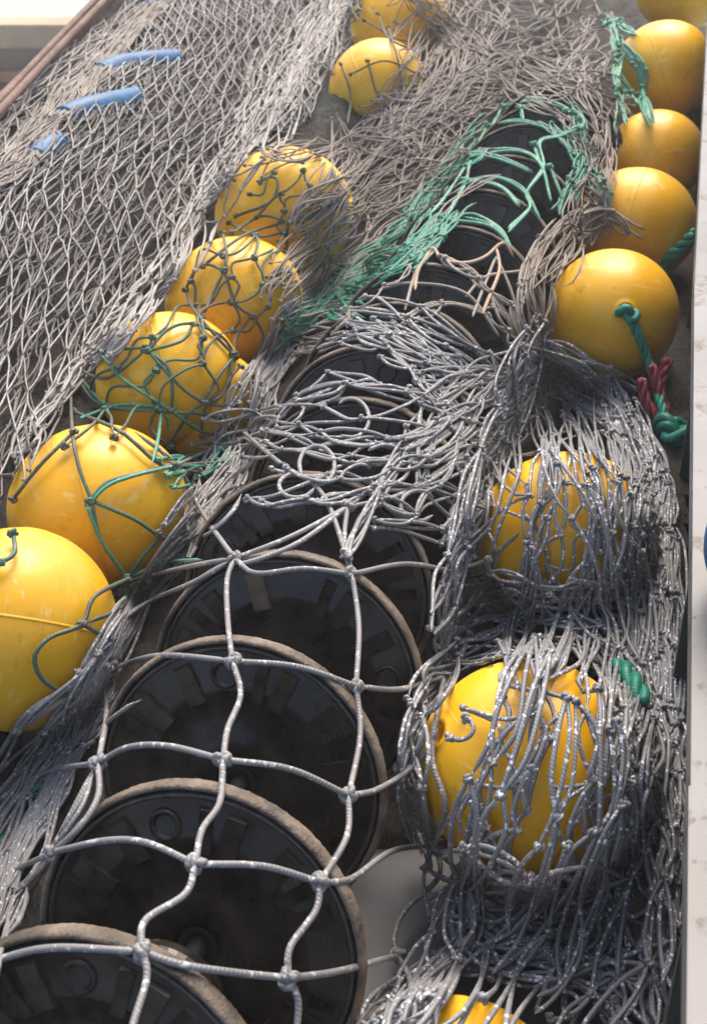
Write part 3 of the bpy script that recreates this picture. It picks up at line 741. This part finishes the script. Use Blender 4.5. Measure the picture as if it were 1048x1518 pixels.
for cx_, cy_ in ((650, 660), (570, 690), (470, 690), (620, 750), (690, 700), (440, 720), (520, 620), (400, 640)):
    a0 = rng.uniform(0, 6.28); tt = np.linspace(a0, a0+rng.uniform(3.5, 5.5), 9); q = np.stack([cx_+rng.uniform(22, 42)*np.cos(tt), cy_+rng.uniform(18, 34)*np.sin(tt)], 1)
    mid.append((drape(q, .02, 3), .0037))
net('trawl_net', 'bunched grey net thrown across the middle of the disc row', mid, 'twine_grey', 6)

rng = np.random.default_rng(44)
# 5. grey strands down the left flank of the near discs
fl = []
for path, n_, s_ in (([(-60, 1420), (30, 1230), (130, 1040), (205, 910), (290, 790), (350, 700)], 34, 26), ([(-40, 1300), (20, 1180), (90, 1090), (180, 1010)], 30, 32), ([(-50, 1500), (-5, 1350), (60, 1230), (120, 1120)], 18, 18)):
    fl += bundle(path, n_, s_, .0031, 4, (.004, .025), .3, .5, bar=.16, slack=.04)
net('trawl_net', 'bunched grey net strands between the near discs and lower left floats', fl, 'twine_grey', 6)
net('green_net', 'dark green twine glimpsed at the left edge below the lowest float', bundle([(-20, 1260), (25, 1180), (60, 1120)], 12, 18, .0032, 5), 'twine_green', 5)

rng = np.random.default_rng(45)
# 6. sparkling blue grey net over the right floats
rt = []
for path, n_, s_ in (([(770, 560), (740, 640), (715, 730), (690, 830), (662, 1000)], 20, 24), ([(820, 550), (910, 600), (970, 700), (990, 850), (1000, 1000), (1005, 1250), (1000, 1540)], 50, 20), ([(800, 555), (800, 650), (770, 780), (745, 900), (720, 990)], 14, 48),
                     ([(850, 560), (890, 660), (900, 780), (880, 900), (860, 985)], 13, 44), ([(900, 600), (950, 720), (950, 860), (960, 1000), (965, 1200)], 26, 28), ([(690, 960), (800, 930), (900, 950), (960, 1040)], 16, 24), ([(700, 880), (800, 880), (900, 900), (970, 990)], 10, 26),
                     ([(665, 990), (625, 1060), (605, 1130), (630, 1220), (650, 1300)], 12, 14), ([(800, 950), (815, 1060), (800, 1180), (750, 1320)], 6, 34), ([(880, 960), (915, 1080), (905, 1200), (880, 1320)], 6, 28),
                     ([(960, 1020), (960, 1150), (930, 1280), (900, 1380)], 20, 20), ([(690, 1240), (690, 1330), (640, 1420), (560, 1530)], 16, 26), ([(900, 1250), (880, 1340), (930, 1430), (980, 1540)], 14, 34),
                     ([(545, 1520), (610, 1455), (720, 1400), (850, 1415), (960, 1530)], 20, 18), ([(700, 1350), (800, 1400), (900, 1410), (990, 1470)], 10, 34), ([(960, 1200), (985, 1350), (975, 1500)], 18, 16)):
    rt += bundle(path, n_, s_, .0031, 9, (.004, .045), .3, .9, bar=float(rng.choice([.12, .15])), slack=.07)
# longer slack runs hanging between the gathered folds
for path, n_, s_ in (([(800, 560), (770, 700), (720, 860), (660, 1000)], 8, 40), ([(840, 560), (900, 700), (930, 900), (920, 1100)], 10, 40), ([(760, 960), (720, 1080), (700, 1200), (680, 1330)], 6, 40), ([(840, 980), (870, 1100), (850, 1240), (800, 1380)], 8, 50), ([(670, 1230), (700, 1330), (670, 1420), (610, 1500)], 8, 24),
                     ([(880, 1230), (850, 1320), (780, 1400), (720, 1500)], 10, 50), ([(930, 1200), (950, 1320), (900, 1430), (840, 1530)], 10, 40), ([(980, 1100), (990, 1300), (980, 1520)], 12, 18), ([(690, 1290), (780, 1310), (880, 1330), (960, 1300)], 7, 36), ([(700, 1420), (790, 1450), (870, 1440), (980, 1400)], 8, 34)):
    rt += bundle(path, n_, s_, .0033, 12, (.02, .085), .3, .9, bar=.23, slack=.06)
for cx_, cy_, q_ in ((730, 1330, 34), (700, 1440, 40), (850, 1380, 36), (900, 1480, 34), (680, 1080, 26), (800, 900, 30), (760, 640, 28), (930, 1330, 30), (830, 1490, 30), (960, 1160, 24)):
    a0 = rng.uniform(0, 6.28); tt = np.linspace(a0, a0+rng.uniform(3.2, 4.8), 8); q = np.stack([cx_+q_*rng.uniform(.7, 1.2)*np.cos(tt), cy_+q_*rng.uniform(.6, 1.1)*np.sin(tt)], 1)
    W = drape(q, .05, 3); rt += [(W, .0033), (trefoil(W[0], .006), .0033), (trefoil(W[-1], .006), .0033)]
nds = world_nodes(.02, .9, .75, 3.0, .095, .15, .33, .22, (.016, .025)); pol = [(700, 590), (800, 560), (920, 590), (1000, 700), (1010, 1500), (620, 1500), (640, 1250), (610, 1130), (660, 1000), (720, 780)]
rt += mesh_net(nds, inside(pol, nds[..., 0], nds[..., 1]), .0031, .3, (.006, .024), 9, True, .08, 4)
net('trawl_net', 'sparkling blue grey net bunched over the right row of floats', rt, 'twine_blue', 6)

rng = np.random.default_rng(46)
# 7. brown tangle at the back
bk = []
for path, n_, s_ in (([(480, 330), (560, 240), (640, 130), (700, 20)], 50, 46), ([(560, 200), (680, 150), (780, 110), (890, 60)], 40, 46), ([(640, -20), (720, 40), (800, 60), (900, 30)], 40, 44), ([(620, 190), (700, 110), (800, 90), (900, 140)], 26, 36), ([(440, 420), (520, 330), (620, 260), (700, 190)], 44, 36),
                     ([(560, 170), (660, 170), (740, 150)], 18, 30), ([(840, 100), (890, 160), (900, 230), (880, 330)], 24, 20), ([(775, 110), (850, 160), (895, 240), (865, 340), (805, 440)], 20, 13), ([(420, 480), (500, 400), (600, 330)], 20, 28), ([(400, 235), (470, 215), (560, 205), (640, 180)], 22, 22), ([(480, 170), (515, 240), (500, 340)], 16, 18), ([(620, 60), (700, -10), (820, -30)], 22, 40)):
    bk += bundle(path, max(5, int(n_*.62)), s_*1.05, .0023, 9, (.004, .04), .3, .8, bar=float(rng.choice([.16, .24])), slack=.10)
nds = world_nodes(-.2, 1.3, 3.2, 6.5, .085, .17, .4, .1, (.03, .04)); pol = [(520, 200), (640, 20), (640, -30), (940, -30), (890, 120), (740, 150), (640, 260), (520, 330)]
bk += mesh_net(nds, inside(pol, nds[..., 0], nds[..., 1]), .0024, .3, (.01, .04), 8, True, .06, 3)
net('trawl_net', 'tangled sunlit brown net heaped behind the disc row', bk, 'twine_brown', 5)
dk = bundle([(600, 620), (560, 500), (640, 420)], 1, 5)
sd = []
for path, n_, s_ in (([(780, 560), (800, 470), (790, 400), (850, 330)], 18, 14), ([(850, 330), (900, 310), (940, 340)], 8, 10), ([(650, 380), (720, 420), (770, 500), (780, 560)], 6, 10), ([(600, 470), (690, 440), (750, 500)], 4, 12), ([(860, 270), (905, 320), (925, 350)], 6, 8)):
    sd += bundle(path, n_, s_, .0033, 7, (.004, .02), .3, .8)
sd += [(drape(p, .009, 3, 8), .0036) for p in ([(560, 430), (610, 420), (690, 435), (740, 500)], [(600, 460), (618, 400), (645, 372)], [(700, 470), (715, 430), (735, 380)], [(690, 440), (720, 410), (780, 400), (815, 380)], [(735, 380), (760, 440), (775, 520)])]
net('trawl_net', 'slack grey brown strands hanging beside the bare float with the rope', sd, 'twine_brown', 6)

rng = np.random.default_rng(47)
# 8. green net over the far discs
gn = [[(745, 160), (790, 152), (840, 165), (858, 190)], [(725, 190), (770, 182), (830, 200), (850, 212)], [(700, 232), (760, 225), (800, 245), (815, 300)], [(690, 275), (730, 265), (775, 285), (800, 330)], [(655, 330), (700, 322), (740, 345), (755, 370)],
 [(745, 160), (728, 190), (700, 235), (688, 275), (655, 330), (610, 372)], [(858, 190), (830, 205), (800, 215), (805, 250), (780, 290), (785, 310), (755, 345)], [(850, 170), (850, 212)], [(858, 190), (885, 240)], [(610, 372), (560, 380), (520, 410)],
 [(725, 190), (690, 250), (640, 320), (560, 370)], [(815, 250), (835, 300)], [(740, 175), (690, 240)], [(700, 232), (740, 238), (790, 260)], [(690, 270), (740, 280), (770, 310)], [(655, 325), (720, 335), (750, 360)], [(770, 160), (775, 180)], [(790, 215), (800, 250)], [(840, 165), (866, 182), (850, 215)]]
g_ = []
for p in gn:
    for q in range(2): g_.append((drape(np.array(p)+[0, -5]+rng.normal(0, 1.3, (len(p), 2))+[0, 3*q], .014+.006*q, 7, 7), .0040))
    g_.append((trefoil(g_[-1][0][0], .009), .0042))
net('green_net', 'bright green doubled meshes over the far discs', g_, 'twine_pale_green', 6)
gd = bundle([(440, 490), (520, 410), (600, 370), (670, 300)], 44, 20, .0034, 7, (.006, .03), .4, .6) + bundle([(420, 480), (470, 440), (530, 440)], 20, 20, .0034, 7) + bundle([(600, 330), (660, 260), (720, 190)], 20, 14, .0034, 5) + bundle([(830, 200), (880, 260), (890, 330)], 10, 14, .0034, 5) + bundle([(840, 160), (860, 220), (830, 300)], 8, 10, .0034, 5)
net('green_net', 'dark teal green twine matted left of the far discs', gd, 'twine_green', 5)
orr = [(drape(p, .014, 3, 7), .0042) for p in ([(600, 385), (640, 368), (655, 385), (690, 390), (720, 380), (745, 360), (760, 380)], [(640, 368), (620, 400), (615, 430)], [(735, 365), (740, 400), (725, 440), (715, 465)])]
net('net_lacing', 'orange tinted lacing twine over the rims behind the green meshes', orr, 'twine_orange', 6)
ug = []
for path, n_ in (([(905, 40), (915, 80), (905, 120), (930, 160), (925, 185)], 9), ([(900, 60), (940, 80), (945, 130), (955, 165)], 8), ([(895, 35), (925, 30), (945, 55)], 6), ([(910, 110), (925, 130), (960, 160)], 5)):
    ug += bundle(path, n_, 7, .0040, 4, (.01, .03), .15, .7)
net('green_net', 'pale green twine loops hanging at the upper right floats', ug, 'twine_pale_green', 6)

# ------------------------------------------------------------------ ropes at the right
def laid_rope(name, path, r, mat, label):
    P = spline(path, .006); s = np.r_[0, np.cumsum(np.linalg.norm(np.diff(P, axis=0), axis=1))]
    T = np.gradient(P, axis=0); T /= np.linalg.norm(T, axis=1, keepdims=True); N = np.cross(T, [.9, .3, .2]); N /= np.linalg.norm(N, axis=1, keepdims=True); B = np.cross(T, N)
    root = empty(name, P[0]); 
    for k in range(3):
        a = s/(r*7)*2*math.pi+k*2.094; Q = P+(N*np.cos(a)[:, None]+B*np.sin(a)[:, None])*r*.5
        link('strand', tubes('rope_strand', [(Q-P[0], r*.58)], 7), M[mat], root)
    tag(root, label, 'rope'); return root
d4 = (FC[11]-CAM)@FW; FR4 = FRAD[11]
hp = at(922, 462, d4-FR4*.9)
laid_rope('green_rope', [hp, at(930, 466, d4-FR4-.012), at(942, 490, d4-FR4-.006), at(962, 540, d4-FR4*.8), at(978, 595, d4-FR4*1.2), at(990, 636, d4-FR4*1.5)], .0105, 'rope_green', 'green rope tied through the bare float and leading down to the bulwark')
kq = empty('rope_knot', at(929, 464, d4-FR4-.010)); 
link('turn', tubes('turn', [(trefoil((0, 0, 0), .022, 50), .0085)], 7), M['rope_green'], kq); tag(kq, 'green stopper knot at the bore of the bare float', 'knot')
kq = empty('rope_knot', at(1000, 640, d4-FR4*1.6))
for s_ in (.03, .042): link('turn', tubes('turn', [(trefoil((0, 0, 0), s_, 50), .011)], 7), M['rope_green'], kq)
tag(kq, 'bulky dark green knot against the bulwark below the bare float', 'knot')
laid_rope('green_rope', [at(970, 420, 3.5), at(990, 385, 3.42), at(1012, 365, 3.36), at(1030, 345, 3.3)], .016, 'rope_green', 'thick green rope end behind the bare float by the bulwark')
for k, pts in enumerate(([(945, 560), (955, 600), (985, 640)], [(960, 540), (975, 590), (995, 640)], [(985, 530), (975, 570), (965, 640)])):
    laid_rope('red_rope', [at(px+4, py, 2.86+.03*k) for px, py in pts], .012, 'rope_red', ['nearest red rope length under the bare float by the bulwark', 'middle red rope length under the bare float by the bulwark', 'rear red rope length crossing behind the other two reds'][k])
laid_rope('red_rope', [at(895, 1405, 1.83), at(915, 1440, 1.80), at(935, 1480, 1.77)], .02, 'rope_red', 'dark red rope glimpsed through the netting at lower right')
laid_rope('green_rope', [at(800, 1335, 1.92), at(845, 1310, 1.90), at(890, 1290, 1.90)], .022, 'rope_green', 'dark green rope under the net wrapped large float')
laid_rope('green_rope', [at(915, 985, 2.12), at(940, 1015, 2.06), at(955, 1050, 2.02)], .016, 'rope_green', 'green rope showing through the netting right of the large wrapped float')

# ------------------------------------------------------------------ haze volume added to stand in for veiling glare
hm = bpy.data.materials.new('glare_haze'); hm.use_nodes = True; hn = hm.node_tree
hn.nodes.remove(hn.nodes['Principled BSDF'])
pv = hn.nodes.new('ShaderNodeVolumePrincipled'); pv.inputs['Color'].default_value = (.95, .95, .93, 1); pv.inputs['Density'].default_value = .009; pv.inputs['Anisotropy'].default_value = .35
hn.links.new(pv.outputs[0], hn.nodes['Material Output'].inputs['Volume'])
hz = link('haze', box_mesh('haze', (-160, -45, -3.4), (160, 265, 1.9)), hm); tag(hz, 'pale sea haze over the harbour', None, None, 'stuff')
